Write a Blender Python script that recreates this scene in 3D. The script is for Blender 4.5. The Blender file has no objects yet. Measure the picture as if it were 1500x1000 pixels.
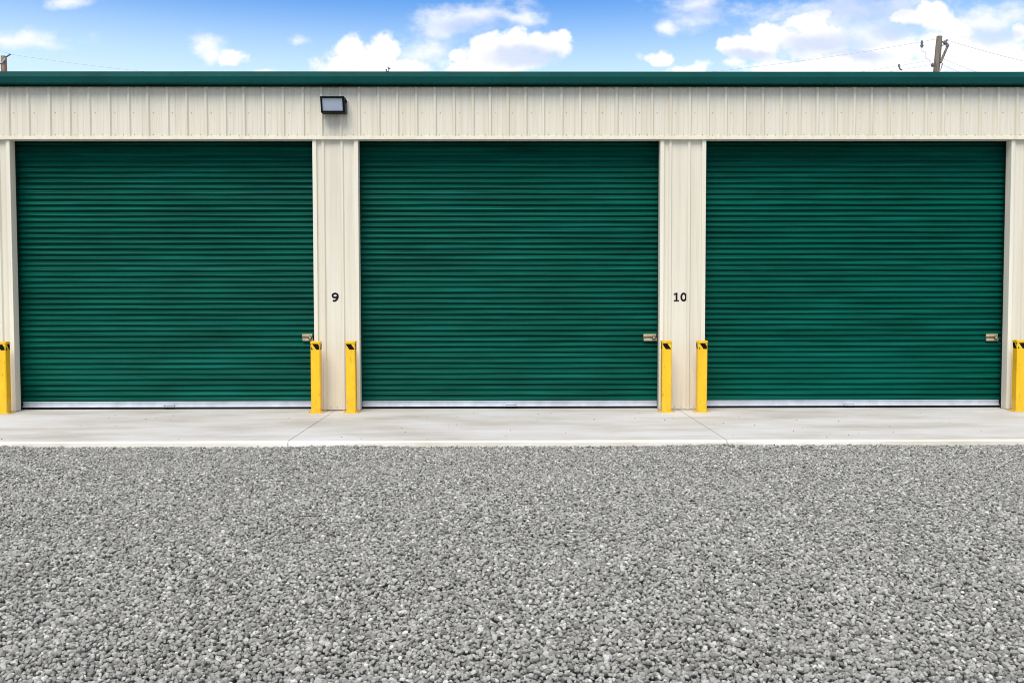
import bpy, bmesh, math, random
import numpy as np
from mathutils import Vector, Matrix
R = math.radians
random.seed(7)
rng = np.random.default_rng(7)
sc = bpy.context.scene
COL = sc.collection

# ------------------------------------------------------------------ camera
F = 1400.0                       # focal length in photo pixels (1500 wide)
D, HC = 15.2, 1.75               # distance to the wall, eye height
PITCH, YAW, ROLL = R(-2.45), R(-0.45), R(-0.08)
cam = bpy.data.cameras.new("camera"); cam_o = bpy.data.objects.new("camera", cam); COL.objects.link(cam_o)
cam.sensor_width = 36.0; cam.lens = 36.0 * F / 1500.0
cam.clip_start = 0.1; cam.clip_end = 5000
CM = Matrix.Rotation(YAW, 4, 'Z') @ Matrix.Rotation(math.pi / 2 + PITCH, 4, 'X') @ Matrix.Rotation(ROLL, 4, 'Z')
cam_o.matrix_world = Matrix.Translation((0, -D, HC)) @ CM
sc.camera = cam_o

def ray(px, py):
    return (CM.to_3x3() @ Vector(((px - 750) / F, (500 - py) / F, -1))).normalized()
def at(px, py, Y=0.0):           # the point of the upright plane y = Y seen at a photo pixel (used once, to measure the place)
    d = ray(px, py); t = (Y + D) / d.y
    return Vector((d.x * t, Y, HC + d.z * t))
def onz(px, py, Z=0.0):
    d = ray(px, py); t = (Z - HC) / d.z
    return Vector((d.x * t, -D + d.y * t, Z))
X = lambda px, py=400, Y=0.0: at(px, py, Y).x
Zc = lambda py, Y=0.0: at(750, py, Y).z

# ------------------------------------------------------------------ materials
def newmat(name):
    m = bpy.data.materials.new(name); m.use_nodes = True
    nt = m.node_tree; b = nt.nodes['Principled BSDF']
    return m, nt, b
def N(nt, t, **kw):
    n = nt.nodes.new(t)
    for k, v in kw.items():
        if k in n.inputs.keys(): n.inputs[k].default_value = v
        else: setattr(n, k, v)
    return n
def L(nt, a, b): nt.links.new(a, b)
def mathn(nt, op, a, b=None, c=None, clamp=False):
    n = nt.nodes.new('ShaderNodeMath'); n.operation = op; n.use_clamp = clamp
    for i, v in enumerate((a, b, c)):
        if v is None: continue
        if isinstance(v, (int, float)): n.inputs[i].default_value = v
        else: nt.links.new(v, n.inputs[i])
    return n.outputs[0]
def mixc(nt, f, a, b, mode='MIX'):
    n = nt.nodes.new('ShaderNodeMix'); n.data_type = 'RGBA'; n.blend_type = mode
    for s, v in ((n.inputs[0], f), (n.inputs[6], a), (n.inputs[7], b)):
        if isinstance(v, (int, float)): s.default_value = v
        elif isinstance(v, tuple): s.default_value = (*v, 1) if len(v) == 3 else v
        else: nt.links.new(v, s)
    return n.outputs[2]
def ramp(nt, f, stops):
    n = nt.nodes.new('ShaderNodeValToRGB'); cr = n.color_ramp
    while len(cr.elements) < len(stops): cr.elements.new(0.5)
    for e, (p, c) in zip(cr.elements, stops):
        e.position = p; e.color = (*c, 1) if isinstance(c, tuple) else (c, c, c, 1)
    L(nt, f, n.inputs[0]); return n.outputs[0]
def objco(nt, scale=(1, 1, 1), rot=(0, 0, 0)):
    g = N(nt, 'ShaderNodeNewGeometry'); m = N(nt, 'ShaderNodeMapping')
    m.inputs['Scale'].default_value = scale; m.inputs['Rotation'].default_value = rot
    L(nt, g.outputs['Position'], m.inputs[0]); return m.outputs[0]
def noise(nt, co, s, d=4, r=0.55):
    n = N(nt, 'ShaderNodeTexNoise'); n.inputs['Scale'].default_value = s; n.inputs['Detail'].default_value = d
    n.inputs['Roughness'].default_value = r; L(nt, co, n.inputs[0]); return n.outputs[0]
def bump(nt, b, h, strength=0.2, dist=0.01):
    n = N(nt, 'ShaderNodeBump'); n.inputs['Strength'].default_value = strength; n.inputs['Distance'].default_value = dist
    L(nt, h, n.inputs['Height']); L(nt, n.outputs[0], b.inputs['Normal'])

def painted(name, col, rough=0.4, var=0.12, spec=0.5, scale=6.0, metal=0.0):
    m, nt, b = newmat(name)
    n = noise(nt, objco(nt), scale, 5)
    lo = tuple(c * (1 - var) for c in col); hi = tuple(min(1, c * (1 + var)) for c in col)
    L(nt, ramp(nt, n, [(0.3, lo), (0.7, hi)]), b.inputs['Base Color'])
    n2 = noise(nt, objco(nt), scale * 5, 3)
    L(nt, mathn(nt, 'MULTIPLY_ADD', n2, 0.25, rough - 0.12), b.inputs['Roughness'])
    b.inputs['Metallic'].default_value = metal
    b.inputs['Specular IOR Level'].default_value = spec
    return m

def wall_mat(name, col):
    m, nt, b = newmat(name)
    st = noise(nt, objco(nt, (14, 14, 0.35)), 1.0, 5, 0.6)         # rain streaks running down the sheet
    bl = noise(nt, objco(nt), 0.9, 3)
    fine = noise(nt, objco(nt, (70, 70, 0.5)), 1.0, 2)
    c1 = ramp(nt, st, [(0.36, tuple(c * k for c, k in zip(col, (0.90, 0.885, 0.86)))), (0.56, col)])
    c2 = mixc(nt, mathn(nt, 'MULTIPLY', ramp(nt, bl, [(0.4, 0.0), (0.75, 1.0)]), 0.35), c1, tuple(c * k for c, k in zip(col, (1.0, 0.97, 0.92))))
    c3 = mixc(nt, mathn(nt, 'MULTIPLY', ramp(nt, fine, [(0.62, 0.0), (0.75, 1.0)]), 0.16), c2, (0.34, 0.31, 0.26))
    # splash dirt along the foot of the wall (wear with a shape of its own)
    g = N(nt, 'ShaderNodeNewGeometry'); sp = N(nt, 'ShaderNodeSeparateXYZ'); L(nt, g.outputs['Position'], sp.inputs[0])
    low = mathn(nt, 'MULTIPLY', mathn(nt, 'SUBTRACT', 1.0, mathn(nt, 'DIVIDE', sp.outputs[2], 1.1), clamp=True), ramp(nt, noise(nt, objco(nt, (3, 3, 1)), 1.5, 4), [(0.3, 0.15), (0.75, 1.0)]))
    c4 = mixc(nt, mathn(nt, 'MULTIPLY', low, 0.4), c3, (0.50, 0.40, 0.28))
    L(nt, c4, b.inputs['Base Color'])
    b.inputs['Roughness'].default_value = 0.5
    bump(nt, b, noise(nt, objco(nt, (1, 1, 0.4)), 2.2, 2), 0.25, 0.006)
    return m

M = {}
M['wall'] = wall_mat('cream_sheet_steel', (0.735, 0.682, 0.553))
M['trim'] = wall_mat('cream_trim', (0.80, 0.745, 0.61))
M['gutter'] = painted('green_gutter_paint', (0.0006, 0.050, 0.042), 0.3, 0.15, 0.1, 1.5)
M['roof'] = painted('galvalume_roof', (0.42, 0.43, 0.43), 0.4, 0.1, 0.5, 2, 0.6)
M['black'] = painted('black_rubber', (0.008, 0.008, 0.009), 0.7, 0.2, 0.2)
M['guide'] = painted('shade_dark_guide', (0.012, 0.013, 0.013), 0.65, 0.2, 0.2)  # near black: recess shade put into the colour of guides and liner
M['galv'] = painted('galvanised_steel', (0.50, 0.53, 0.58), 0.45, 0.14, 0.5, 5, 0.2)
M['latch'] = painted('worn_latch_steel', (0.52, 0.41, 0.25), 0.45, 0.25, 0.5, 40, 0.3)
M['latchdark'] = painted('dark_lock_body', (0.06, 0.05, 0.045), 0.5, 0.3, 0.5, 40)
M['screw'] = painted('screw_head', (0.22, 0.20, 0.17), 0.5, 0.2)
M['ink'] = painted('black_vinyl', (0.006, 0.006, 0.007), 0.6, 0.1, 0.1)
M['lampblack'] = painted('black_lamp_casting', (0.005, 0.005, 0.006), 0.5, 0.2, 0.15, 30)
M['tape'] = painted('black_hazard_tape', (0.005, 0.005, 0.004), 0.6, 0.2, 0.1, 30)
M['bolt'] = painted('zinc_bolt', (0.45, 0.44, 0.42), 0.4, 0.2, 0.5, 50, 0.6)
M['wire'] = painted('weathered_wire', (0.66, 0.69, 0.73), 0.6, 0.1)
M['insul'] = painted('grey_insulator', (0.16, 0.17, 0.20), 0.3, 0.2)

def bollard_mat():
    m, nt, b = newmat('safety_yellow_paint')
    n = noise(nt, objco(nt, (1, 1, 0.5)), 7, 4)
    c = ramp(nt, n, [(0.3, (0.83, 0.45, 0.007)), (0.7, (0.90, 0.53, 0.014))])
    g = N(nt, 'ShaderNodeNewGeometry'); sp = N(nt, 'ShaderNodeSeparateXYZ'); L(nt, g.outputs['Position'], sp.inputs[0])
    low = mathn(nt, 'MULTIPLY', mathn(nt, 'SUBTRACT', 1.0, mathn(nt, 'DIVIDE', sp.outputs[2], 0.5), clamp=True), ramp(nt, noise(nt, objco(nt), 12, 5), [(0.4, 0.0), (0.7, 1.0)]))
    c = mixc(nt, mathn(nt, 'MULTIPLY', low, 0.35), c, (0.55, 0.25, 0.02))
    scr = ramp(nt, noise(nt, objco(nt, (30, 30, 6)), 1.5, 3), [(0.64, 0.0), (0.68, 1.0)])
    c = mixc(nt, mathn(nt, 'MULTIPLY', scr, 0.5), c, (0.30, 0.17, 0.03))
    L(nt, c, b.inputs['Base Color'])
    b.inputs['Roughness'].default_value = 0.38
    bump(nt, b, noise(nt, objco(nt), 90, 2), 0.08, 0.002)
    return m
M['yellow'] = bollard_mat()

def door_mat():
    m, nt, b = newmat('green_door_paint')
    n = noise(nt, objco(nt, (0.5, 1, 2.2)), 1.6, 5)
    c = ramp(nt, n, [(0.3, (0.0002, 0.052, 0.034)), (0.7, (0.0003, 0.084, 0.057))])
    # each pressed slat rubs differently as the curtain rolls: long faint chalky scuffs along x
    sc1 = ramp(nt, noise(nt, objco(nt, (0.55, 1, 38)), 1.0, 4, 0.6), [(0.52, 0.0), (0.72, 1.0)])
    c = mixc(nt, mathn(nt, 'MULTIPLY', sc1, 0.36), c, (0.008, 0.22, 0.18))
    L(nt, c, b.inputs['Base Color'])
    L(nt, mathn(nt, 'MULTIPLY_ADD', noise(nt, objco(nt, (0.8, 1, 25)), 1.3, 4), 0.30, 0.26), b.inputs['Roughness'])
    b.inputs['Specular IOR Level'].default_value = 0.045
    bump(nt, b, noise(nt, objco(nt, (0.45, 1, 11)), 1.4, 4), 0.6, 0.012)
    return m
M['door'] = door_mat()

def concrete_mat(name, base, edge=False):
    m, nt, b = newmat(name)
    n1 = noise(nt, objco(nt, (0.55, 1.3, 1), (0, 0, R(24))), 0.9, 6, 0.6)
    n2 = noise(nt, objco(nt, (0.25, 2.2, 1), (0, 0, R(16))), 2.2, 5, 0.6)
    n3 = noise(nt, objco(nt), 60, 3)
    k = lambda s: tuple(c * q for c, q in zip(base, s))
    c = ramp(nt, n1, [(0.35, k((0.75, 0.71, 0.655))), (0.5, k((0.95, 0.93, 0.90))), (0.63, k((1.05, 1.06, 1.08)))])
    c = mixc(nt, mathn(nt, 'MULTIPLY', ramp(nt, n2, [(0.56, 0.0), (0.72, 1.0)]), 0.55), c, k((0.70, 0.63, 0.54)))
    c = mixc(nt, mathn(nt, 'MULTIPLY', ramp(nt, n3, [(0.3, 1.0), (0.5, 0.0)]), 0.22), c, k((0.62, 0.60, 0.57)))
    if not edge:
        v = N(nt, 'ShaderNodeTexVoronoi'); v.inputs['Scale'].default_value = 2.1; L(nt, objco(nt), v.inputs[0])
        sp = mathn(nt, 'LESS_THAN', v.outputs[0], 0.045)
        c = mixc(nt, mathn(nt, 'MULTIPLY', sp, 0.55), c, (0.16, 0.12, 0.085))
    L(nt, c, b.inputs['Base Color']); b.inputs['Roughness'].default_value = 0.82
    bump(nt, b, noise(nt, objco(nt), 45, 5), 0.25, 0.004)
    return m
M['concrete'] = concrete_mat('broom_finished_concrete', (0.545, 0.528, 0.50))
M['edge'] = concrete_mat('pale_cement_edge', (0.86, 0.83, 0.74), True)
M['joint'] = painted('joint_dirt', (0.16, 0.135, 0.11), 0.9, 0.3)

def wood_mat(name, a, b_):
    m, nt, b = newmat(name)
    n = noise(nt, objco(nt, (9, 9, 0.8)), 1.5, 6, 0.65)
    L(nt, ramp(nt, n, [(0.35, a), (0.62, b_)]), b.inputs['Base Color']); b.inputs['Roughness'].default_value = 0.85
    bump(nt, b, n, 0.6, 0.03); return m
M['wood'] = wood_mat('weathered_pole_wood', (0.085, 0.068, 0.052), (0.25, 0.205, 0.16))
M['woodbrown'] = wood_mat('brown_pole_wood', (0.10, 0.06, 0.04), (0.38, 0.25, 0.16))

def stone_mat():
    m, nt, b = newmat('crushed_grey_stone')
    oi = N(nt, 'ShaderNodeObjectInfo')
    c = ramp(nt, oi.outputs['Random'], [(0.0, (0.17, 0.163, 0.147)), (0.2, (0.25, 0.241, 0.217)), (0.5, (0.325, 0.314, 0.283)), (0.8, (0.40, 0.386, 0.349)), (0.95, (0.51, 0.493, 0.447)), (0.99, (0.65, 0.63, 0.57)), (1.0, (0.38, 0.33, 0.265))])
    n = noise(nt, objco(nt), 95, 4)
    c = mixc(nt, 1.0, c, ramp(nt, n, [(0.25, 0.72), (0.7, 1.08)]), 'MULTIPLY')
    L(nt, c, b.inputs['Base Color']); b.inputs['Roughness'].default_value = 0.8
    b.inputs['Specular IOR Level'].default_value = 0.3
    bump(nt, b, noise(nt, objco(nt), 260, 3), 0.35, 0.003)
    return m
M['stone'] = stone_mat()
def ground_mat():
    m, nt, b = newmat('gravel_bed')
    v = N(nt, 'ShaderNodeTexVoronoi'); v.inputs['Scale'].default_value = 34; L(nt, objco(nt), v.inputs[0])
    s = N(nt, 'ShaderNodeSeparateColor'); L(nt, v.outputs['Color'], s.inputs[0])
    c = ramp(nt, s.outputs[0], [(0.0, (0.03, 0.03, 0.028)), (0.6, (0.09, 0.088, 0.083)), (1.0, (0.2, 0.197, 0.19))])  # bed coloured dark to deepen the shade in gaps between stones
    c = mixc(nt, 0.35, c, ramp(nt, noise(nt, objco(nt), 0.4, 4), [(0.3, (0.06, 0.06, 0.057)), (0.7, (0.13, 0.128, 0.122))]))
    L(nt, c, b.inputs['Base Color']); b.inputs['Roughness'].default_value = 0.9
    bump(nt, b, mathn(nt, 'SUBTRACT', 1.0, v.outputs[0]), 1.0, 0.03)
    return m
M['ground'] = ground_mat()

# ------------------------------------------------------------------ mesh helpers
class MB:
    def __init__(s): s.v = []; s.f = []; s.m = []
    def add(s, vs, fs, mi=0):
        o = len(s.v); s.v += [tuple(v) for v in vs]; s.f += [tuple(i + o for i in f) for f in fs]; s.m += [mi] * len(fs)
    def box(s, x0, x1, y0, y1, z0, z1, mi=0):
        s.add([(x, y, z) for x in (x0, x1) for y in (y0, y1) for z in (z0, z1)],
              [(0, 1, 3, 2), (4, 6, 7, 5), (0, 4, 5, 1), (2, 3, 7, 6), (0, 2, 6, 4), (1, 5, 7, 3)], mi)
    def prism_x(s, prof, x0, x1, mi=0, cap=True, closed=True):      # profile of (y, z) carried along x
        n = len(prof); vs = [(x0, *p) for p in prof] + [(x1, *p) for p in prof]
        fs = [(i, (i + 1) % n, (i + 1) % n + n, i + n) for i in range(n if closed else n - 1)]
        if cap and closed: fs += [tuple(range(n - 1, -1, -1)), tuple(range(n, 2 * n))]
        s.add(vs, fs, mi)
    def prism_z(s, prof, z0, z1, mi=0, cap=True, closed=True):      # profile of (x, y) carried along z
        n = len(prof); vs = [(*p, z0) for p in prof] + [(*p, z1) for p in prof]
        fs = [(i, (i + 1) % n, (i + 1) % n + n, i + n) for i in range(n if closed else n - 1)]
        if cap and closed: fs += [tuple(range(n - 1, -1, -1)), tuple(range(n, 2 * n))]
        s.add(vs, fs, mi)
    def tube(s, pts, r, n=8, mi=0, r1=None):
        pts = [Vector(p) for p in pts]; k = len(pts); vs = []; fs = []
        for i, p in enumerate(pts):
            d = (pts[min(i + 1, k - 1)] - pts[max(i - 1, 0)]).normalized()
            a = d.orthogonal().normalized() if abs(d.z) > 0.9 else d.cross(Vector((0, 0, 1))).normalized()
            b = d.cross(a); rr = r if r1 is None else r + (r1 - r) * i / (k - 1)
            vs += [p + a * rr * math.cos(2 * math.pi * j / n) + b * rr * math.sin(2 * math.pi * j / n) for j in range(n)]
        for i in range(k - 1):
            fs += [(i * n + j, i * n + (j + 1) % n, (i + 1) * n + (j + 1) % n, (i + 1) * n + j) for j in range(n)]
        fs += [tuple(range(n - 1, -1, -1)), tuple((k - 1) * n + j for j in range(n))]
        s.add(vs, fs, mi)
    def hexa(s, b8, mi=0):      # eight corners, order x,y,z nested like box
        s.add(b8, [(0, 1, 3, 2), (4, 6, 7, 5), (0, 4, 5, 1), (2, 3, 7, 6), (0, 2, 6, 4), (1, 5, 7, 3)], mi)
    def build(s, name, mats, parent=None, smooth=False, bevel=0.0, loc=None):
        me = bpy.data.meshes.new(name); me.from_pydata(s.v, [], s.f); me.validate()
        if not isinstance(mats, (list, tuple)): mats = [mats]
        for m in mats: me.materials.append(m)
        if len(me.polygons) == len(s.m): me.polygons.foreach_set('material_index', s.m)
        bm = bmesh.new(); bm.from_mesh(me); bmesh.ops.recalc_face_normals(bm, faces=bm.faces); bm.to_mesh(me); bm.free()
        if smooth:
            for p in me.polygons: p.use_smooth = True
        o = bpy.data.objects.new(name, me); COL.objects.link(o)
        if parent is not None: o.parent = parent
        if loc is not None: o.location = loc
        if bevel:
            b = o.modifiers.new('bevel', 'BEVEL'); b.width = bevel; b.segments = 2; b.limit_method = 'ANGLE'
        return o
def tag(o, label=None, cat=None, group=None, kind=None):
    for k, v in (('label', label), ('category', cat), ('group', group), ('kind', kind)):
        if v: o[k] = v
    return o
def empty(name, loc=(0, 0, 0), rz=0):
    e = bpy.data.objects.new(name, None); COL.objects.link(e); e.location = loc; e.rotation_euler.z = rz
    e.empty_display_size = 0.2; return e

# ------------------------------------------------------------------ measured lines of the place
YD = 0.30                                  # the door curtains hang this far behind the wall face
YP = 0.020                                 # face of the pillar panels
ZH = Zc(204.8)                             # lower edge of the header
ZG0, ZG1, ZG2 = Zc(105.0, -0.085), Zc(112.4, -0.16), Zc(122.3, -0.16)   # gutter: lip, crease, bottom
XL, XR = -13.5, 13.5
open_px = [(15.6, 458), (524.8, 967), (1034, 1480.3)]        # the three openings, near the header
openings = [(X(a, 215, YP), X(b, 215, YP)) for a, b in open_px]

bld = empty('storage_building', (0, 0, 0))
tag(bld, 'long cream ribbed metal storage building with green gutter and three green roll-up doors', 'building')

# ------------------------------------------------------------------ header of ribbed sheet
hdr_px = [13, 42, 73, 102, 131, 160.5, 189, 217, 245.6, 273.6, 302, 330, 357.6, 386, 415, 444, 471, 499, 526, 554.7, 582, 610, 637, 665, 692.5,
          717.6, 743.7, 769.8, 795.8, 822.5, 849.5, 875, 903, 929, 955, 982, 1010, 1037, 1063, 1091, 1117, 1144, 1171, 1197, 1224, 1251, 1276,
          1302, 1330, 1356, 1381, 1409, 1435, 1462, 1489]
ribs = [X(p, 165) for p in hdr_px]
while ribs[0] > XL + 0.5: ribs.insert(0, ribs[0] - 0.305)
while ribs[-1] < XR - 0.5: ribs.append(ribs[-1] + 0.300)
def rib_profile(x0, x1, rr, y, minor=True, h=0.030):
    p = [(x0, y)]; rr = [r for r in rr if x0 + 0.045 < r < x1 - 0.045]
    edges = [x0] + rr + [x1]
    for i, a in enumerate(edges):
        if 0 < i < len(edges) - 1:
            p += [(a - 0.033, y), (a - 0.017, y - h), (a + 0.015, y - h), (a + 0.033, y)]
        if i < len(edges) - 1 and minor:
            b = edges[i + 1]
            if 0.24 < b - a < 0.4:
                for t in (0.36, 0.64):
                    c = a + (b - a) * t
                    p += [(c - 0.020, y), (c - 0.012, y - 0.0045), (c + 0.012, y - 0.0045), (c + 0.020, y)]
    p.append((x1, y)); return p
def sheet(prof, z0, z1, back):
    mb = MB(); full = prof + [(prof[-1][0], back), (prof[0][0], back)]
    n = len(full); vs = [(*p, z0) for p in full] + [(*p, z1) for p in full]
    mb.add(vs, [(i, (i + 1) % n, (i + 1) % n + n, i + n) for i in range(n)])
    return mb
def screw(mb, x, y, z, r=0.0065):
    mb.tube([(x, y, z), (x, y - 0.006, z)], r, 6, 1)
hb = sheet(rib_profile(XL, XR, ribs, 0.0), ZH + 0.035, ZG2 + 0.16, 0.14)
for i, r in enumerate(ribs):
    for dx, z in ((0.075, ZH + 0.075), (0.21, ZH + 0.073), (0.085, Zc(165.5))):
        if -9.3 < r < 9.3: screw(hb, r + dx + random.uniform(-.01, .01), 0.0, z + random.uniform(-.004, .004))
hb.build('ribbed_wall_panel', [M['wall'], M['screw']], bld)
# drip trim under the header
dt = MB()
dt.prism_x([(-0.036, ZH + 0.050), (-0.044, ZH + 0.046), (-0.044, ZH + 0.002), (-0.030, ZH - 0.002), (0.138, ZH - 0.002), (0.138, ZH + 0.034), (-0.034, ZH + 0.034)], XL, XR)
dt.build('header_trim', M['trim'], bld)

# ------------------------------------------------------------------ pillars between the doors
def pillar(x0, x1, rib_px, t_left, t_right):
    rr = [X(p, 300, YP) for p in rib_px]
    mb = sheet(rib_profile(x0 + 0.02, x1 - 0.02, rr, YP, False, 0.026), 0.012, ZH - 0.003, 0.14)
    for r in rr:
        for z in (0.05,): screw(mb, r + 0.09, YP, z); screw(mb, r - 0.1, YP, z)
    mb.build('pillar_panel', [M['wall'], M['screw']], bld)
    for flag, xe, s in ((t_left, x0, 1), (t_right, x1, -1)):
        if not flag: continue
        t = MB()                                   # folded corner trim: face, nose and return into the opening
        w = 0.062
        prof = [(xe + s * w, YP - 0.004), (xe + s * w, YP - 0.030), (xe + s * (w - 0.012), YP - 0.034), (xe + s * 0.004, YP - 0.034), (xe, YP - 0.030),
                (xe, 0.150), (xe + s * 0.018, 0.150), (xe + s * 0.018, YP - 0.004)]
        t.prism_z(prof, 0.006, ZH - 0.003)
        t.build('corner_trim', M['trim'], bld)
(o1a, o1b), (o2a, o2b), (o3a, o3b) = openings
pillar(o1b, o2a, (474, 501.4), 1, 1)
pillar(o2b, o3a, (981.5, 1009), 1, 1)
end_l = [o1a - 0.20 - 0.3 * k for k in range(18)]; end_r = [o3b + 0.24 + 0.3 * k for k in range(18)]
for a, b, rr, tl, tr in ((XL, o1a, end_l, 0, 1), (o3b, XR, end_r, 1, 0)):
    mb = sheet(rib_profile(a + (0.02 if tl else 0), b - (0.02 if tr else 0), sorted(rr), YP, False, 0.026), 0.012, ZH - 0.003, 0.14)
    mb.build('pillar_panel', [M['wall'], M['screw']], bld)
    xe, s = (b, -1) if tr else (a, 1)
    t = MB(); w = 0.062
    t.prism_z([(xe + s * w, YP - 0.004), (xe + s * w, YP - 0.030), (xe + s * (w - 0.012), YP - 0.034), (xe + s * 0.004, YP - 0.034), (xe, YP - 0.030),
               (xe, 0.150), (xe + s * 0.018, 0.150), (xe + s * 0.018, YP - 0.004)], 0.006, ZH - 0.003)
    t.build('corner_trim', M['trim'], bld)

# ------------------------------------------------------------------ gutter, roof, closed shell behind
g = MB()
seam = [XL, X(265, 110, -0.2), X(720, 110, -0.2), X(1215, 110, -0.2), XR]
for i in range(4):
    e = 0.0 if i % 2 == 0 else 0.0025
    prof = [(-0.055, ZG0 - 0.014), (-0.062, ZG0), (-0.082 - e, ZG0), (-0.090 - e, ZG0 - 0.006), (-0.156 - e, ZG1 + 0.004), (-0.162 - e, ZG1), (-0.162 - e, ZG2 + 0.008), (-0.156 - e, ZG2),
            (-0.035, ZG2 - 0.002 - e), (-0.035, ZG2 + 0.02), (-0.055, ZG2 + 0.03)]
    g.prism_x(prof, seam[i] + 0.0004, seam[i + 1] - 0.0004)
g.build('gutter', M['gutter'], bld)
gt = MB(); zt = Zc(128.3)
gt.prism_x([(-0.040, ZG2 - 0.003), (-0.050, zt), (-0.034, zt), (-0.034, ZG2 - 0.003)], XL, XR)
gt.build('eave_trim', M['gutter'], bld)
r = MB()
r.prism_x([(-0.05, ZG0 - 0.05), (-0.05, ZG0 - 0.02), (6.0, ZG0 + 0.22), (12.0, ZG0 - 0.02), (12.0, ZG0 - 0.05), (6.0, ZG0 + 0.19)], XL, XR)
r.build('roof', M['roof'], bld)
s = MB()
s.box(XL, XL + 0.1, 0.145, 11.9, 0.0, ZG0 - 0.06); s.box(XR - 0.1, XR, 0.145, 11.9, 0.0, ZG0 - 0.06); s.box(XL + 0.1, XR - 0.1, 11.8, 11.9, 0.0, ZG0 - 0.06)
s.build('rear_wall', M['wall'], bld)
li = MB(); li.box(XL + 0.11, XR - 0.11, 0.145, 0.33, ZH + 0.04, ZG0 - 0.07)
li.box(XL + 0.11, XR - 0.11, 0.37, 0.40, 0.003, ZG0 - 0.08)
li.build('dark_recess_liner', M['guide'], bld)  # liner added to darken the recess and stop light leaking

# ------------------------------------------------------------------ roll-up doors
PITCH_Z = 0.0877
def door_curtain(x0, x1, z0, z1):
    rnd = random.Random(3)
    n = int(math.ceil((z1 - z0) / PITCH_Z)); prof = []
    for i in range(n):
        zb = z0 + i * PITCH_Z; p = PITCH_Z
        # pressed wave: a broad round bulge and a narrower recessed groove above it
        for t, y in ((0.0, 0.003), (0.13, 0.002), (0.17, -0.010), (0.21, -0.022), (0.26, -0.0275), (0.33, -0.0280), (0.40, -0.0245), (0.48, -0.0200), (0.54, -0.0192), (0.61, -0.0205), (0.68, -0.0180), (0.78, -0.0110), (0.88, -0.0050), (0.95, 0.0)):
            prof.append((y, zb + t * p))
    mb = MB(); NX = 28; amp = [rnd.uniform(0.98, 1.42) for _ in range(64)]
    xs = [x0 + (x1 - x0) * k / NX for k in range(NX + 1)]; k = len(prof)
    vs = []
    for xi, x in enumerate(xs):
        for (y, z) in prof:
            sl = int((z - z0) / PITCH_Z)
            wob = 0.0014 * math.sin(x * 1.7 + sl * 2.3) + 0.0012 * math.sin(x * 3.9 + sl * 5.1 + x0)
            sag = 0.0022 * math.sin(x * 2.6 + sl * 1.7 + x0 * 3) + rnd.uniform(-.0004, .0004)
            y *= amp[min(sl, 60)] + 0.10 * math.sin(x * 1.1 + sl * 3.7 + x0)
            vs.append((x, YD + y + wob + 0.004 * math.sin(x * 0.9 + z * 0.8 + x0), z + sag))
    fs = [(a * k + j, (a + 1) * k + j, (a + 1) * k + j + 1, a * k + j + 1) for a in range(NX) for j in range(k - 1)]
    mb.add(vs, fs); return mb
def make_door(x0, x1, latch_px, handle_px, label):
    d = door_curtain(x0 - 0.055, x1 + 0.055, 0.118, ZH + 0.16).build('roll_up_door', M['door'], bld, smooth=True)
    d['label'] = label
    for xe, s in ((x0, 1), (x1, -1)):
        gm = MB()                                   # guide channel the curtain runs in, coloured black for the recess shade
        gm.box(min(xe - s * 0.10, xe + s * 0.006), max(xe - s * 0.10, xe + s * 0.006), 0.152, 0.178, 0.004, ZH + 0.03)
        gm.box(min(xe - s * 0.10, xe - s * 0.060), max(xe - s * 0.10, xe - s * 0.060), 0.178, 0.35, 0.004, ZH + 0.03)
        gm.build('guide_rail', M['guide'], d)
    b = MB(); zb = 0.036
    b.prism_x([(0.262, zb), (0.245, zb), (0.245, zb + 0.012), (0.270, zb + 0.020), (0.270, zb + 0.068), (0.262, zb + 0.078), (0.262, zb + 0.090), (0.300, zb + 0.090), (0.300, zb)], x0 - 0.03, x1 + 0.03)
    b.build('bottom_bar', M['galv'], d, bevel=0.002)
    sl = MB(); sl.prism_x([(0.262, 0.034), (0.255, 0.018), (0.262, 0.003), (0.298, 0.003), (0.298, 0.034)], x0 - 0.03, x1 + 0.03)
    sl.build('bottom_seal', M['black'], d)
    hx = X(handle_px, 592, 0.25); h = MB()
    h.box(hx - 0.085, hx + 0.085, 0.222, 0.244, 0.040, 0.048); h.box(hx - 0.085, hx + 0.085, 0.258, 0.2690, 0.058, 0.098)
    h.box(hx - 0.085, hx - 0.078, 0.222, 0.262, 0.049, 0.074); h.box(hx + 0.078, hx + 0.085, 0.222, 0.262, 0.049, 0.074)
    h.build('lift_handle', M['galv'], d, bevel=0.002)
    yl = YD - 0.05; lx0 = X(latch_px[0], 494, yl); lx1 = X(latch_px[1], 494, yl); zl = at(latch_px[0], 494, yl).z
    lm = MB(); w = lx1 - lx0
    lm.box(lx0, lx1, YD - 0.0465, YD - 0.0395, zl - 0.050, zl + 0.050, 1)                 # back plate in the dark lock colour
    lm.box(lx0, lx1 - 0.01, YD - 0.062, YD - 0.047, zl + 0.010, zl + 0.056, 0)         # upper keeper
    lm.box(lx0 + 0.004, lx1, YD - 0.062, YD - 0.047, zl - 0.056, zl - 0.012, 0)        # lower keeper
    lm.box(lx0 - 0.012, lx0 + w * 0.62, YD - 0.056, YD - 0.047, zl - 0.009, zl + 0.006, 1)   # slide bolt
    cx = lx0 + w * 0.76
    lm.tube([(cx, YD - 0.0625, zl - 0.004), (cx, YD - 0.088, zl - 0.004)], 0.030, 14, 1)     # round lock body
    lm.tube([(cx, YD - 0.0885, zl - 0.004), (cx, YD - 0.093, zl - 0.004)], 0.018, 12, 0)
    lm.build('slide_latch', [M['latch'], M['latchdark']], d, bevel=0.0015)
make_door(o1a, o1b, (443, 458.5), 248, 'green roll-up door left of the pillar numbered 9')
make_door(o2a, o2b, (942.5, 962), 749, 'green roll-up door between the pillars numbered 9 and 10')
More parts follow.
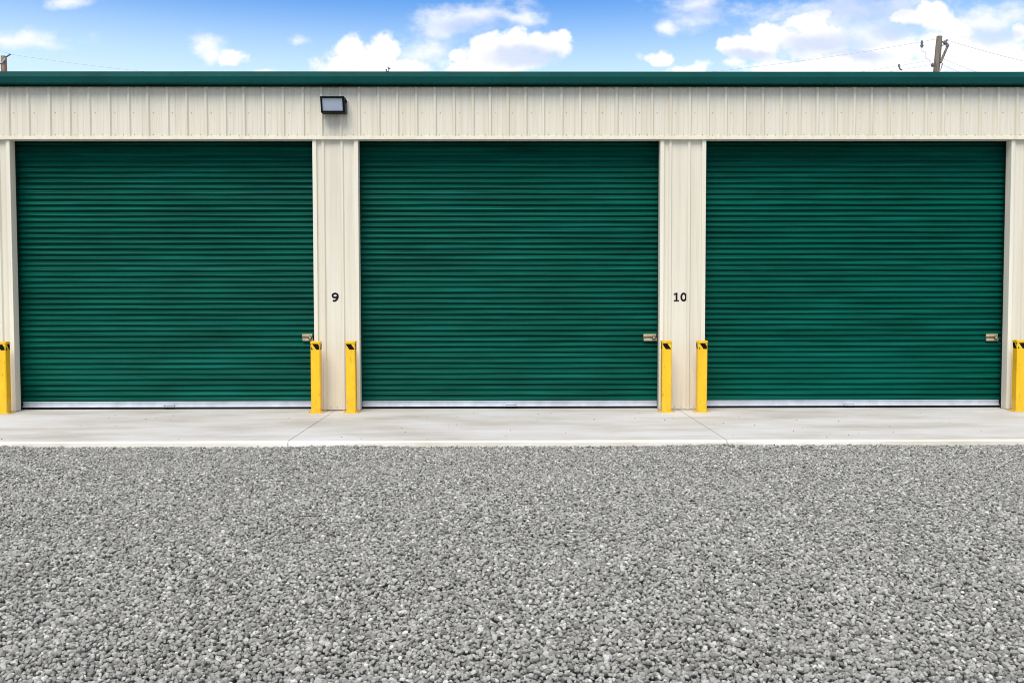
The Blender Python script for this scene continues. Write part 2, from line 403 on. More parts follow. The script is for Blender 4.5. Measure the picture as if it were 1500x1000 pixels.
make_door(o3a, o3b, (1444, 1462), 1243, 'green roll-up door right of the pillar numbered 10')

# ------------------------------------------------------------------ unit numbers
def stroke(mb, pts, w, y0, y1):
    pts = [Vector((p[0], p[1])) for p in pts]; n = len(pts); Lp = []; Rp = []
    closed = (pts[0] - pts[-1]).length < 1e-6
    for i, p in enumerate(pts):
        a = pts[i - 1] if i > 0 else (pts[-2] if closed else p)
        b = pts[i + 1] if i < n - 1 else (pts[1] if closed else p)
        d = (b - a).normalized(); nn = Vector((-d.y, d.x))
        Lp.append(p + nn * w / 2); Rp.append(p - nn * w / 2)
    vs = []
    for l, r_ in zip(Lp, Rp): vs += [(l.x, y0, l.y), (r_.x, y0, r_.y), (l.x, y1, l.y), (r_.x, y1, r_.y)]
    fs = []
    for i in range(n - 1):
        a, b = 4 * i, 4 * i + 4
        fs += [(a, a + 1, b + 1, b), (a + 2, b + 2, b + 3, a + 3), (a, b, b + 2, a + 2), (a + 1, a + 3, b + 3, b + 1)]
    if not closed: fs += [(0, 2, 3, 1), (4 * n - 4, 4 * n - 3, 4 * n - 1, 4 * n - 2)]
    mb.add(vs, fs)
S = D / F                                           # metres per photo pixel on the wall
def ell(cx, cz, rx, rz, a0, a1, n=28): return [(cx + rx * math.cos(R(a0 + (a1 - a0) * i / n)), cz + rz * math.sin(R(a0 + (a1 - a0) * i / n))) for i in range(n + 1)]
yb, yf = YP - 0.0005, YP - 0.003
c = at(491.2, 435.3, YP); nb = MB(); w = 2.75 * S
stroke(nb, ell(c.x - 0.25 * S, c.z + 2.45 * S, 3.75 * S, 2.95 * S, 0, 360), w, yb, yf)
stroke(nb, ell(c.x - 1.6 * S, c.z + 1.7 * S, 5.25 * S, 6.9 * S, 12, -112, 22), w * 0.98, yb - 0.0006, yf - 0.0006)
o = nb.build('unit_number', M['ink'], bld); o['label'] = 'black number 9 on the left pillar'
c = at(996, 435, YP); nb = MB()
x1 = c.x - 5.6 * S
stroke(nb, [(x1 + 0.6 * S, c.z - 5.2 * S), (x1 + 0.6 * S, c.z + 6.3 * S)], w, yb, yf)
stroke(nb, [(x1 - 3.3 * S, c.z - 5.4 * S), (x1 + 4.2 * S, c.z - 5.4 * S)], 1.9 * S, yb - 0.0006, yf - 0.0006)
stroke(nb, [(x1 - 3.4 * S, c.z + 3.6 * S), (x1 + 0.9 * S, c.z + 5.6 * S)], 2.0 * S, yb - 0.0012, yf - 0.0012)
stroke(nb, ell(c.x + 5.4 * S, c.z, 3.4 * S, 5.2 * S, 0, 360), w, yb, yf)
o = nb.build('unit_number', M['ink'], bld); o['label'] = 'black number 10 on the right pillar'

# ------------------------------------------------------------------ wall light
lc = at(487.5, 153.6, -0.2); lamp = empty('wall_light', (lc.x, -0.03, lc.z))
tag(lamp, 'black wall light with a pale glass lens above the pillar numbered 9', 'wall light')
hw, hh = 17.2 * S, 10.9 * S
hm = MB()
bx = [(-hw, hh), (hw + 0.00, hh)]
yB, yFt, yFb = -0.005, -0.235, -0.160
def fr(x0, x1, za, zb, ya0, ya1, yb0, yb1):   # slanted bar: (za: y ya0..ya1) to (zb: y yb0..yb1)
    hm.hexa([(x0, ya0, za), (x0, yb0, zb), (x0, ya1, za), (x0, yb1, zb), (x1, ya0, za), (x1, yb0, zb), (x1, ya1, za), (x1, yb1, zb)])
yat = lambda z: yFb + (yFt - yFb) * (z + hh) / (2 * hh)
fw = 2.4 * S
fr(-hw, hw, hh - fw, hh, yat(hh - fw), yB, yat(hh), yB)                       # top
fr(-hw, hw, -hh, -hh + fw, yat(-hh), yB, yat(-hh + fw), yB)                   # bottom
fr(-hw, -hw + fw, -hh + fw, hh - fw, yat(-hh + fw), yB, yat(hh - fw), yB)     # left cheek
fr(hw - fw * 1.3, hw, -hh + fw, hh - fw, yat(-hh + fw), yB, yat(hh - fw), yB)
hm.box(-hw + fw, hw - fw * 1.3, -0.05, -0.006, -hh + fw, hh - fw)
hm.build('lamp_housing', M['lampblack'], lamp, bevel=0.004)
m, nt, b = newmat('prismatic_lamp_glass')
b.inputs['Base Color'].default_value = (0.47, 0.53, 0.60, 1); b.inputs['Roughness'].default_value = 0.12
wv = N(nt, 'ShaderNodeTexWave'); wv.inputs['Scale'].default_value = 22; wv.bands_direction = 'Z'; L(nt, objco(nt), wv.inputs[0]); bump(nt, b, wv.outputs[1], 0.35, 0.004)
gl = MB(); e = 0.018
x0, x1, za, zb = -hw + fw + .001, hw - fw * 1.3 - .001, -hh + fw + .001, hh - fw - .001
gl.hexa([(x0, yat(za) + e, za), (x0, yat(zb) + e, zb), (x0, -0.06, za), (x0, -0.06, zb), (x1, yat(za) + e, za), (x1, yat(zb) + e, zb), (x1, -0.06, za), (x1, -0.06, zb)])
gl.build('lamp_lens', m, lamp)
bk = MB(); bk.box(-hw * 0.8, hw * 1.12, -0.004, 0.028, -hh * 0.8, hh * 0.84); bk.build('mounting_plate', M['galv'], lamp, bevel=0.004)
ey = MB(); ey.tube([(hw * 1.02, -0.09, hh * 0.55), (hw * 1.02, -0.135, hh * 0.55)], 0.022, 12); ey.box(hw + .001, hw * 1.06, -0.12, -0.05, hh * 0.3, hh * 0.75)
ey.build('photo_cell', M['lampblack'], lamp)

# ------------------------------------------------------------------ bollards
BW, BH, YB = 0.148, 1.122, -0.24
def bollard(px, phase, label, lean=0.0):
    c = at(px, 603.5, YB); o = empty('bollard', (c.x, YB, 0.0), R(lean))
    tag(o, label, 'bollard', 'yellow bollards guarding the door jambs')
    o.rotation_euler.x = R(random.uniform(-.35, .35)); o.rotation_euler.y = R(random.uniform(-.35, .35))
    h = BW / 2; c_ = 0.012
    octo = lambda h, c_: [(-h + c_, -h), (h - c_, -h), (h, -h + c_), (h, h - c_), (h - c_, h), (-h + c_, h), (-h, h - c_), (-h, -h + c_)]
    p = MB(); p.prism_z(octo(h, c_), 0.010, BH - 0.026); p.build('post', M['yellow'], o)
    k = MB(); k.prism_z(octo(h + 0.007, 0.014), BH - 0.036, BH - 0.008); k.prism_z(octo(h - 0.004, 0.02), BH - 0.0075, BH); k.build('cap', M['yellow'], o, bevel=0.003)
    b = MB(); q = 0.118; b.prism_z(octo(q, 0.012), 0.001, 0.013); b.build('base_plate', M['yellow'], o, bevel=0.002)
    for sx in (-1, 1):
        for sy in (-1, 1):
            t = MB(); bx_, by_ = sx * 0.094, sy * 0.094
            t.tube([(bx_, by_, 0.0132), (bx_, by_, 0.024)], 0.014, 6); t.tube([(bx_, by_, 0.0242), (bx_, by_, 0.034)], 0.007, 8)
            t.build('anchor_bolt', M['bolt'], o)
    # hazard stripes: slanted black bars wrapped round the four faces
    st = MB(); z0, z1 = BH - 0.132, BH - 0.044; per, bw, sl = 0.132, 0.084, 0.060; hh_ = h + 0.0015; ww = 2 * (h - c_) 
    for face in range(4):
        for i in range(-3, 4):
            u0 = i * per + phase + face * 0.03; poly = [(u0, z1), (u0 + bw, z1), (u0 + bw + sl, z0), (u0 + sl, z0)]
            for lim, sgn in ((-ww / 2, 1), (ww / 2, -1)):          # clip to the face
                out = []
                for j in range(len(poly)):
                    a, b2 = poly[j], poly[(j + 1) % len(poly)]
                    ia, ib = sgn * (a[0] - lim) >= 0, sgn * (b2[0] - lim) >= 0
                    if ia: out.append(a)
                    if ia != ib:
                        t = (lim - a[0]) / (b2[0] - a[0]); out.append((lim, a[1] + t * (b2[1] - a[1])))
                poly = out
                if len(poly) < 3: break
            if len(poly) < 3: continue
            cs, sn = math.cos(face * math.pi / 2), math.sin(face * math.pi / 2)
            vs = []
            for yy in (-hh_, -hh_ + 0.001):
                vs += [(u * cs - yy * sn, u * sn + yy * cs, z) for u, z in poly]
            n = len(poly); st.add(vs, [tuple(range(n)), tuple(range(2 * n - 1, n - 1, -1))] + [(j, j + n, (j + 1) % n + n, (j + 1) % n) for j in range(n)])
    st.build('hazard_stripe_tape', M['tape'], o)
    return o
bollard(6.8, -0.055, 'yellow bollard cut off by the left edge, beside the leftmost door')
bollard(464, -0.045, 'yellow bollard just below the latch of the left door, left of number 9')
bollard(515.5, -0.072, 'yellow bollard at the left side of the middle door, right of number 9')
bollard(975.5, -0.080, 'yellow bollard below the latch of the middle door, left of number 10')
bollard(1027, -0.050, 'yellow bollard at the left side of the right door, right of number 10', 1.5)
bollard(1491.5, -0.050, 'yellow bollard at the right edge, beside the right door')

# ------------------------------------------------------------------ concrete apron, gravel, ground
YE = onz(750, 645).y; print('apron edge', YE, 'ZH', ZH, 'ZG0', ZG0)
jx = [XL - 0.5, onz(457, 623).x, onz(1031, 623).x, XR + 0.5]
ap = MB()
for i in range(3):
    a, b = jx[i] + 0.005, jx[i + 1] - 0.005
    ap.prism_x([(12.2, 0.0), (12.2, -0.2), (YE + 0.03, -0.2), (YE + 0.03, -0.0006), (YE + 0.034, 0.0)], a, b, 0)
ap.build('concrete_apron', M['concrete'])['kind'] = 'structure'
ed = MB()
for i in range(3):
    a, b = jx[i] + 0.005, jx[i + 1] - 0.005; nx = 60
    rows = []
    for k in range(nx + 1):
        x = a + (b - a) * k / nx; w1 = 0.004 * math.sin(x * 2.1) + 0.003 * math.sin(x * 5.3 + 1) ; w2 = 0.003 * math.sin(x * 7.7)
        rows.append([(x, YE + 0.0295, -0.2), (x, YE + 0.0295, -0.001), (x, YE + 0.012 + w2, -0.002), (x, YE + 0.002 + w1, -0.007 + w2 * 0.6), (x, YE - 0.006 + w1, -0.024), (x, YE - 0.010 + w1, -0.2)])
    vs = [p for r_ in rows for p in r_]; q = 6
    fs = [(k * q + j, (k + 1) * q + j, (k + 1) * q + (j + 1) % q, k * q + (j + 1) % q) for k in range(nx) for j in range(q)]
    fs += [tuple(range(q)), tuple(nx * q + j for j in range(q - 1, -1, -1))]
    ed.add(vs, fs)
ed.build('apron_kerb_edge', M['edge'], smooth=False)['kind'] = 'structure'
jt = MB()
for x in jx[1:3]: jt.box(x - 0.0045, x + 0.0045, YE + 0.01, 0.3, -0.1, -0.004)
jt.build('apron_joint', M['joint'])['kind'] = 'structure'

GZ = -0.096
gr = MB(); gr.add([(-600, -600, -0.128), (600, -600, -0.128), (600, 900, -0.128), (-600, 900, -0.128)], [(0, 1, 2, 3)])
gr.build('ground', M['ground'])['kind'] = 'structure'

def fieldz(x, y):
    return 0.010 * np.sin(x * 1.3 + y * 0.7) + 0.007 * np.sin(x * 2.9 - y * 1.9 + 1.0) + 0.005 * np.sin(y * 4.1 + x * 0.6)
def scatter(n, y0, y1, spread, size0, size1, zoff, zj):
    y = y0 + (y1 - y0) * rng.random(n)
    d = y + D; hwid = 0.62 * d + spread
    keep = rng.random(n) < hwid / hwid.max()
    y = y[keep]; hwid = hwid[keep]; x = (rng.random(len(y)) * 2 - 1) * hwid
    s = size0 * (size1 / size0) ** (rng.random(len(y)) ** 1.4)
    z = GZ + zoff + fieldz(x, y) + (rng.random(len(y)) - 0.5) * zj
    return np.stack([x, y, z], 1), s
Y1 = YE - 0.012
def packed(a, y0, y1, spread, size0, size1, zoff, zj):          # stones shouldering one another: a jittered close packing
    ny = int((y1 - y0) / (a * 0.87)); W = 0.62 * (y1 + D) + spread; nx = int(2 * W / a)
    gy, gx = np.meshgrid(np.arange(ny), np.arange(nx), indexing='ij')
    x = (gx + 0.5 * (gy % 2)) * a - W + rng.normal(0, 0.30 * a, gx.shape); y = y0 + gy * a * 0.87 + rng.normal(0, 0.30 * a, gx.shape)
    x = x.ravel(); y = y.ravel(); k = (np.abs(x) < 0.62 * (y + D) + spread) & (y < y1); x = x[k]; y = y[k]
    s_ = size0 * (size1 / size0) ** (rng.random(len(y)) ** 1.4)
    return np.stack([x, y, GZ + zoff + fieldz(x, y) + (rng.random(len(y)) - 0.5) * zj], 1), s_
P1 = packed(0.0228, -12.2, Y1, 1.3, 0.0085, 0.0155, 0.014, 0.036)
P2 = scatter(80000, -12.2, Y1, 1.3, 0.0055, 0.011, -0.005, 0.022)
P3 = scatter(60000, -12.2, Y1, 1.3, 0.0120, 0.0195, 0.013, 0.032)
# loose stones washed against and onto the slab
n4 = 900; x4 = rng.uniform(-9, 9, n4); y4 = YE - np.abs(rng.normal(0, 0.03, n4)) - 0.012; P4 = (np.stack([x4, y4, np.full(n4, GZ + 0.022)], 1), rng.uniform(0.008, 0.018, n4))
n5 = 60; x5 = rng.uniform(-7, 7, n5); y5 = rng.uniform(YE + 0.05, -0.3, n5); P5 = (np.stack([x5, y5, np.full(n5, 0.004)], 1), rng.uniform(0.004, 0.010, n5))
pts = np.concatenate([p[0] for p in (P1, P2, P3, P4, P5)]); sz = np.concatenate([p[1] for p in (P1, P2, P3, P4, P5)])
n = len(pts); print('stones', n)
me = bpy.data.meshes.new('gravel'); me.vertices.add(n); me.vertices.foreach_set('co', pts.astype(np.float32).ravel())
at_ = me.attributes.new('stone_size', 'FLOAT_VECTOR', 'POINT')
asp = np.stack([sz * rng.uniform(1.0, 1.4, n), sz * rng.uniform(0.8, 1.1, n), sz * rng.uniform(0.65, 1.0, n)], 1)
at_.data.foreach_set('vector', asp.astype(np.float32).ravel())
me.update(); me.materials.append(M['stone'])
gv = bpy.data.objects.new('gravel', me); COL.objects.link(gv); tag(gv, 'loose grey crushed stone covering the yard in front of the concrete', 'gravel', kind='stuff')
ng = bpy.data.node_groups.new('gravel_stones', 'GeometryNodeTree')
ng.interface.new_socket('Geometry', in_out='INPUT', socket_type='NodeSocketGeometry'); ng.interface.new_socket('Geometry', in_out='OUTPUT', socket_type='NodeSocketGeometry')
gi = ng.nodes.new('NodeGroupInput'); go = ng.nodes.new('NodeGroupOutput')
join = ng.nodes.new('GeometryNodeGeometryToInstance')
for k in range(10):
    ico = ng.nodes.new('GeometryNodeMeshIcoSphere'); ico.inputs['Radius'].default_value = 1.0; ico.inputs['Subdivisions'].default_value = 1 if k % 3 else 2
    rv = ng.nodes.new('FunctionNodeRandomValue'); rv.data_type = 'FLOAT'
    ins = [i for i in rv.inputs if i.enabled]
    ins[0].default_value = 0.78 if k % 3 else 0.74; ins[1].default_value = 1.30 if k % 3 else 1.18; ins[-1].default_value = k * 13 + 1
    pos = ng.nodes.new('GeometryNodeInputPosition'); vm = ng.nodes.new('ShaderNodeVectorMath'); vm.operation = 'SCALE'
    ng.links.new(pos.outputs[0], vm.inputs[0]); ng.links.new([o for o in rv.outputs if o.enabled][0], vm.inputs['Scale'])
    sp = ng.nodes.new('GeometryNodeSetPosition'); ng.links.new(ico.outputs[0], sp.inputs[0]); ng.links.new(vm.outputs[0], sp.inputs['Position'])
    ch = ng.nodes.new('GeometryNodeConvexHull'); ng.links.new(sp.outputs[0], ch.inputs[0])
    sm = ng.nodes.new('GeometryNodeSetMaterial'); sm.inputs['Material'].default_value = M['stone']; ng.links.new(ch.outputs[0], sm.inputs[0])
    ss = ng.nodes.new('GeometryNodeSetShadeSmooth'); ss.inputs['Shade Smooth'].default_value = False; ng.links.new(sm.outputs[0], ss.inputs[0])
    ng.links.new(ss.outputs[0], join.inputs[0])
iop = ng.nodes.new('GeometryNodeInstanceOnPoints'); iop.inputs['Pick Instance'].default_value = True
ng.links.new(gi.outputs[0], iop.inputs['Points']); ng.links.new(join.outputs[0], iop.inputs['Instance'])
rot = ng.nodes.new('FunctionNodeRandomValue'); rot.data_type = 'FLOAT_VECTOR'
ri = [i for i in rot.inputs if i.enabled]; ri[0].default_value = (-0.9, -0.9, 0.0); ri[1].default_value = (0.9, 0.9, 6.283)
ng.links.new([o for o in rot.outputs if o.enabled][0], iop.inputs['Rotation'])
idx = ng.nodes.new('FunctionNodeRandomValue'); idx.data_type = 'INT'
ii = [i for i in idx.inputs if i.enabled]; ii[0].default_value = 0; ii[1].default_value = 9; ii[-1].default_value = 5
ng.links.new([o for o in idx.outputs if o.enabled][0], iop.inputs['Instance Index'])
na = ng.nodes.new('GeometryNodeInputNamedAttribute'); na.data_type = 'FLOAT_VECTOR'; na.inputs['Name'].default_value = 'stone_size'
ng.links.new([o for o in na.outputs if o.enabled][0], iop.inputs['Scale'])
ng.links.new(iop.outputs[0], go.inputs[0])
gv.modifiers.new('stones', 'NODES').node_group = ng

# ------------------------------------------------------------------ utility poles and wires behind the building
YW = 24.8
def P(px, py, Y=YW): return at(px, py, Y)
pole = empty('utility_pole', (P(1369, 300).x, YW, -0.1)); tag(pole, 'weathered grey wooden utility pole with a slanted side arm rising above the roof at right', 'utility pole')
iv = Matrix.Translation(-pole.location)
def loc(v, o): return Vector(v) - o.location
top, low = P(1376.2, 53.5), P(1371.5, 106); dirp = (low - top)
base = top + dirp * ((top.z + 0.1) / (top.z - low.z))
pole.location = base
pm = MB(); pm.tube([loc(base.lerp(top, t), pole) for t in (0, .25, .5, .75, .97, 1)], 0.165, 14, 0, 0.112); pm.build('pole_shaft', M['wood'], pole)
am = MB(); a0, a1 = P(1377.5, 92, YW - 0.1), P(1387.6, 69, YW - 0.1)
am.tube([loc(a0, pole), loc(a1, pole)], 0.055, 10, 0, 0.048); am.build('side_arm', M['wood'], pole)
def insulator(pp, o, r_=0.06, h=0.14):
    mb = MB(); c_ = loc(pp, o)
    for dz, rr in ((0.0, 0.7), (0.045, 1.0), (0.09, 0.8), (0.125, 0.5)):
        mb.tube([c_ + Vector((0, 0, dz - 0.02)), c_ + Vector((0, 0, dz + 0.016))], r_ * rr, 10)
    mb.build('insulator', M['insul'], o)
insulator(P(1387.8, 69, YW - 0.1), pole, 0.075, 0.1); insulator(P(1384.8, 65.0, YW), pole, 0.085)
insulator(P(1366.0, 97.5, YW - 0.12), pole, 0.07); insulator(P(1350.4, 69, YW), pole, 0.07); insulator(P(1350.4, 64.5, YW), pole, 0.055)
def bracket(o, *tubes):
    for pts_, r_ in tubes:
        mb = MB(); mb.tube([loc(p, o) for p in pts_], r_, 7); mb.build('bracket', M['insul'], o)
bracket(pole, ((P(1376.5, 68.5), P(1384.8, 64.8)), 0.02), ((P(1380.8, 62.0), P(1387.8, 58.6)), 0.042), ((P(1381, 92.5), P(1377.6, 103.6)), 0.016), ((P(1371.5, 97), P(1366, 97.5)), 0.02))
jp = MB(); jp.tube([loc(P(*q), pole) for q in ((1350.4, 68.5), (1350.4, 75), (1356, 77), (1355.5, 86), (1361, 86.5), (1362, 91.5), (1366, 96.5))], 0.012, 5); jp.build('jumper_wire', M['wire'], pole)

pole2 = empty('utility_pole', (0, 0, 0)); tag(pole2, 'short brown tip of a wooden utility pole above the roof at the left edge', 'utility pole')
t2 = P(5.4, 82.5); pole2.location = (t2.x, YW, -0.1)
pm = MB(); pm.tube([loc(Vector((t2.x, YW, -0.1 + (t2.z + 0.1) * t)), pole2) for t in (0, .3, .6, .9, 1)], 0.165, 14, 0, 0.112); pm.build('pole_shaft', M['woodbrown'], pole2)
bracket(pole2, ((P(3, 83), P(8.5, 84.0), P(15.5, 79.6)), 0.03), ((P(-3, 93.5, YW - .1), P(2.5, 93.2, YW - .1)), 0.03))
gd = MB(); gd.tube([loc(P(2.6, 93, YW - .125), pole2), loc(P(6, 88, YW - .135), pole2), loc(P(8, 85, YW - .125), pole2)], 0.026, 6); gd.build('guy_strap', M['galv'], pole2)

# a far thin pole whose tip shows over the gutter
YF = 70.0; f0 = at(566, 101.5, YF); pole3 = empty('distant_pole', (f0.x, YF, -0.1)); tag(pole3, 'tiny dark tip of a far pole and its bracket peeping over the gutter', 'pole')
pm = MB(); pm.tube([loc(Vector((f0.x, YF, -0.1)), pole3), loc(f0, pole3)], 0.14, 8, 0, 0.07); pm.build('pole_shaft', M['insul'], pole3)
am = MB(); am.tube([loc(at(566, 104.5, YF), pole3), loc(at(569.3, 105, YF), pole3), loc(at(569.6, 101, YF), pole3)], 0.05, 6); am.tube([loc(at(568.3, 99, YF), pole3), loc(at(569.5, 100.6, YF), pole3), loc(at(571.8, 100.6, YF), pole3)], 0.075, 6)
am.build('bracket', M['insul'], pole3)

def wire(pts, r_, label):
    mb = MB(); mb.tube(pts, r_, 5); o = mb.build('power_line', M['wire'], None, smooth=True)
    tag(o, label, 'power line', 'overhead wires behind the building')
def span(ax, ay, bx, by, sag, n=60, Y=YW):
    a, b = P(ax, ay, Y), P(bx, by, Y)
    return [a.lerp(b, t / n) - Vector((0, 0, sag * 4 * (t / n) * (1 - t / n))) for t in range(n + 1)]
wire(span(15.5, 79.6, 1376, 56.5, 1.62), 0.0095, 'top wire sagging between the two wooden poles behind the roof')
wire(span(1387, 59.0, 2200, 110, 1.4), 0.010, 'top wire running off to the right from the tall pole')
wire(span(15, 108, 1372, 87, 1.55), 0.008, 'middle wire reaching the tall pole from the left')
wire(span(15, 116, 1366, 94.5, 1.55), 0.008, 'lowest wire reaching the tall pole from the left')
wire(span(1380, 86.0, 2200, 150, 1.9), 0.008, 'middle wire leaving the tall pole to the right')
wire(span(1376, 93.5, 2200, 170, 1.9), 0.008, 'lowest wire leaving the tall pole to the right')
wire([P(-60, 66), P(-20, 71), P(1, 74.3), P(15.5, 79.6)], 0.012, 'wire coming in from the left to the brown pole tip')
sp_ = empty('line_spacer', (0, 0, 0)); q = P(1317, 97); sp_.location = q; tag(sp_, 'small dark spacer hanging on the thin wires left of the tall pole', 'spacer')
mb = MB(); mb.tube([loc(P(1316.5, 94.5), sp_), loc(P(1317.4, 98.5), sp_)], 0.045, 8); mb.tube([loc(P(1317.4, 98.5), sp_), loc(P(1318.5, 101.5), sp_), loc(P(1321, 103), sp_)], 0.03, 6); mb.build('spacer_body', M['insul'], sp_)

# ------------------------------------------------------------------ sky and clouds
EL, AZ = R(57), R(198)        # sun: behind the camera, to the left  (azimuth clockwise from +y)
w = bpy.data.worlds.new("World"); sc.world = w; w.use_nodes = True
nt = w.node_tree; bg = nt.nodes['Background']
sky = N(nt, 'ShaderNodeTexSky'); sky.sky_type = 'NISHITA'; sky.sun_disc = False; sky.sun_elevation = EL; sky.sun_rotation = AZ
sky.air_density = 1.0; sky.dust_density = 0.6; sky.ozone_density = 2.0
tc = N(nt, 'ShaderNodeTexCoord'); sx = N(nt, 'ShaderNodeSeparateXYZ'); L(nt, tc.outputs['Generated'], sx.inputs[0])
dx, dy, dz = sx.outputs
SKYMUL = 1.0
yy = mathn(nt, 'MAXIMUM', dy, 0.05)
U = mathn(nt, 'DIVIDE', dx, yy); V = mathn(nt, 'DIVIDE', dz, yy)
cmb = N(nt, 'ShaderNodeCombineXYZ'); L(nt, U, cmb.inputs[0]); L(nt, V, cmb.inputs[1]); UV = cmb.outputs[0]
wn = N(nt, 'ShaderNodeTexNoise'); wn.inputs['Scale'].default_value = 15; wn.inputs['Detail'].default_value = 5; wn.inputs['Roughness'].default_value = 0.55; L(nt, UV, wn.inputs[0])
wsp = N(nt, 'ShaderNodeSeparateColor'); L(nt, wn.outputs['Color'], wsp.inputs[0])
UW = mathn(nt, 'ADD', U, mathn(nt, 'MULTIPLY', mathn(nt, 'SUBTRACT', wsp.outputs[0], 0.5), 0.055))
VW = mathn(nt, 'ADD', V, mathn(nt, 'MULTIPLY', mathn(nt, 'SUBTRACT', wsp.outputs[1], 0.5), 0.034))
def uv(px, py): d = ray(px, py); return d.x / d.y, d.z / d.y
def blobs(lst, gx=1.0):
    acc = None
    for (px, py, rx, ry) in lst:
        u0, v0 = uv(px, py)
        a = mathn(nt, 'MULTIPLY', mathn(nt, 'SUBTRACT', UW, u0), F / (rx * gx)); b = mathn(nt, 'MULTIPLY', mathn(nt, 'SUBTRACT', VW, v0), F / (ry * gx))
        d2 = mathn(nt, 'ADD', mathn(nt, 'MULTIPLY', a, a), mathn(nt, 'MULTIPLY', b, b))
        f = mathn(nt, 'SUBTRACT', 1.0, mathn(nt, 'SQRT', d2))
        if acc is None: acc = f
        else:
            n_ = N(nt, 'ShaderNodeMath', operation='SMOOTH_MAX'); n_.inputs[2].default_value = 0.25
            L(nt, acc, n_.inputs[0]); L(nt, f, n_.inputs[1]); acc = n_.outputs[0]
    return acc
def wnoise(s, d, off=0.0, r=0.55, sy=1.0):
    m_ = N(nt, 'ShaderNodeMapping'); m_.inputs['Location'].default_value = (off, off * 0.7, off * 1.3); m_.inputs['Scale'].default_value = (1, sy, 1); L(nt, UV, m_.inputs[0])
    return noise(nt, m_.outputs[0], s, d, r)
def smooth(v, a, b):
    n_ = N(nt, 'ShaderNodeMapRange'); n_.interpolation_type = 'SMOOTHSTEP'; n_.inputs[1].default_value = a; n_.inputs[2].default_value = b; L(nt, v, n_.inputs[0]); return n_.outputs[0]
crisp = [(515, 77, 26, 28), (568, 72, 28, 26), (545, 102, 80, 28), (604, 96, 28, 18), (500, 98, 24, 14),
         (755, 64, 26, 26), (783, 66, 24, 22), (828, 52, 13, 12), (815, 64, 22, 20), (708, 66, 19, 17), (735, 88, 62, 26), (690, 100, 58, 16), (676, 82, 14, 12),
         (345, 77, 24, 14), (960, 82, 22, 11), (998, 98, 46, 16),
         (1128, 58, 24, 26), (1182, 32, 34, 22), (1074, 72, 18, 14), (1108, 74, 44, 20), (1190, 60, 70, 30),
         (1372, 26, 34, 26), (1330, 27, 26, 13), (1400, 42, 32, 18), (1490, 48, 16, 16), (1265, 92, 60, 16), (1300, 78, 60, 18), (1390, 80, 80, 30), (1470, 88, 60, 26), (1170, 100, 110, 14), (1310, 102, 120, 14)]
softc = [(690, 28, 84, 24), (640, 40, 44, 16), (752, 30, 52, 13), (303, 58, 24, 15), (312, 74, 14, 12), (435, 57, 22, 11), (105, 5, 28, 11), (10, 59, 100, 13), (374, 104, 30, 5),
         (1032, 8, 66, 28), (972, 32, 16, 14), (1255, 14, 120, 34), (1440, 34, 60, 24), (1210, 62, 110, 34), (640, 72, 40, 20), (1300, 60, 80, 40), (1420, 60, 110, 34), (1480, 20, 60, 20)]
shade = [(1205, 68, 80, 20), (1312, 48, 44, 17), (1262, 14, 80, 26), (1040, 18, 40, 12), (770, 88, 70, 18), (690, 38, 70, 14), (1100, 82, 40, 10), (1460, 50, 50, 14), (1250, 84, 60, 12)]
n1 = wnoise(26, 7, 3.1, 0.58); n2 = wnoise(62, 5, 8.4, 0.6); n3 = wnoise(20, 7, 1.7, 0.62, 1.7)
b1 = blobs(crisp, 1.1); b2 = blobs(softc, 1.3); b3 = blobs(shade)
pert = mathn(nt, 'ADD', mathn(nt, 'MULTIPLY', mathn(nt, 'SUBTRACT', n1, 0.5), 1.5), mathn(nt, 'MULTIPLY', mathn(nt, 'SUBTRACT', n2, 0.5), 0.75))
dens1 = mathn(nt, 'ADD', b1, pert)
dens2 = mathn(nt, 'ADD', b2, mathn(nt, 'MULTIPLY', mathn(nt, 'SUBTRACT', n3, 0.5), 2.3))
a1 = smooth(dens1, -0.05, 0.42)
a2 = mathn(nt, 'MULTIPLY', smooth(dens2, -0.05, 1.0), 0.80)
alpha = mathn(nt, 'MAXIMUM', a1, a2)
front = mathn(nt, 'GREATER_THAN', dy, 0.06)
alpha = mathn(nt, 'MULTIPLY', alpha, front)
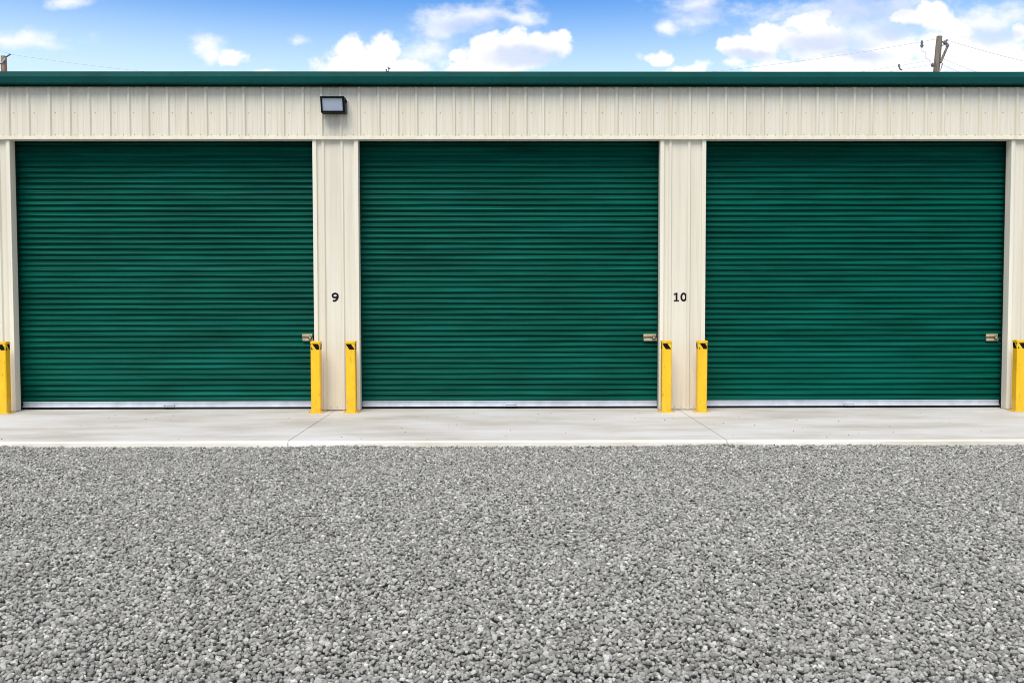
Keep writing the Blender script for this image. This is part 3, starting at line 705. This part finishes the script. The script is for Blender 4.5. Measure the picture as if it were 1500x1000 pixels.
# clouds over the rest of the sky, on a flat layer overhead
zc = mathn(nt, 'ADD', mathn(nt, 'MAXIMUM', dz, 0.0), 0.18)
cv = N(nt, 'ShaderNodeCombineXYZ'); L(nt, mathn(nt, 'DIVIDE', dx, zc), cv.inputs[0]); L(nt, mathn(nt, 'DIVIDE', dy, zc), cv.inputs[1])
far = smooth(noise(nt, cv.outputs[0], 1.1, 7, 0.58), 0.36, 0.60)
# keep this layer clear of the patch of sky above the building
keep = mathn(nt, 'MAXIMUM', smooth(dz, 0.34, 0.48), smooth(mathn(nt, 'MULTIPLY', dy, -1.0), -0.75, -0.45))
alpha = mathn(nt, 'MAXIMUM', alpha, mathn(nt, 'MULTIPLY', mathn(nt, 'MULTIPLY', far, keep), 0.85))
sh = mathn(nt, 'MULTIPLY', smooth(mathn(nt, 'ADD', b3, mathn(nt, 'MULTIPLY', mathn(nt, 'SUBTRACT', n3, 0.5), 0.9)), -0.25, 0.7), 0.8)
ccol = mixc(nt, sh, (9.6, 9.5, 9.4), (5.4, 6.3, 8.6))
ccol = mixc(nt, mathn(nt, 'MULTIPLY', smooth(n3, 0.55, 0.30), 0.35), ccol, (7.2, 7.8, 9.0))
tint = mixc(nt, 1.0, sky.outputs[0], (0.50, 1.08, 1.66), 'MULTIPLY')
hz = mathn(nt, 'MULTIPLY', smooth(dz, 0.315, 0.20), 0.88)
tint = mixc(nt, hz, tint, (6.6, 8.5, 9.8))
L(nt, mixc(nt, alpha, tint, ccol), bg.inputs[0]); bg.inputs[1].default_value = 0.11

sl = bpy.data.lights.new('sun', 'SUN'); sl.energy = 3.4; sl.angle = R(36); sl.color = (1.0, 0.95, 0.86)
so = bpy.data.objects.new('sun', sl); COL.objects.link(so)
sd = Vector((math.sin(AZ) * math.cos(EL), math.cos(AZ) * math.cos(EL), math.sin(EL)))
so.rotation_euler = sd.to_track_quat('Z', 'Y').to_euler(); so.location = (-8, -20, 20)

vs_ = sc.view_settings; sc.display_settings.display_device = 'sRGB'
vs_.view_transform = 'Standard'; vs_.look = 'None'; vs_.exposure = 0.08; vs_.gamma = 1.0; vs_.use_curve_mapping = False
sc.cycles.filter_width = 1.0
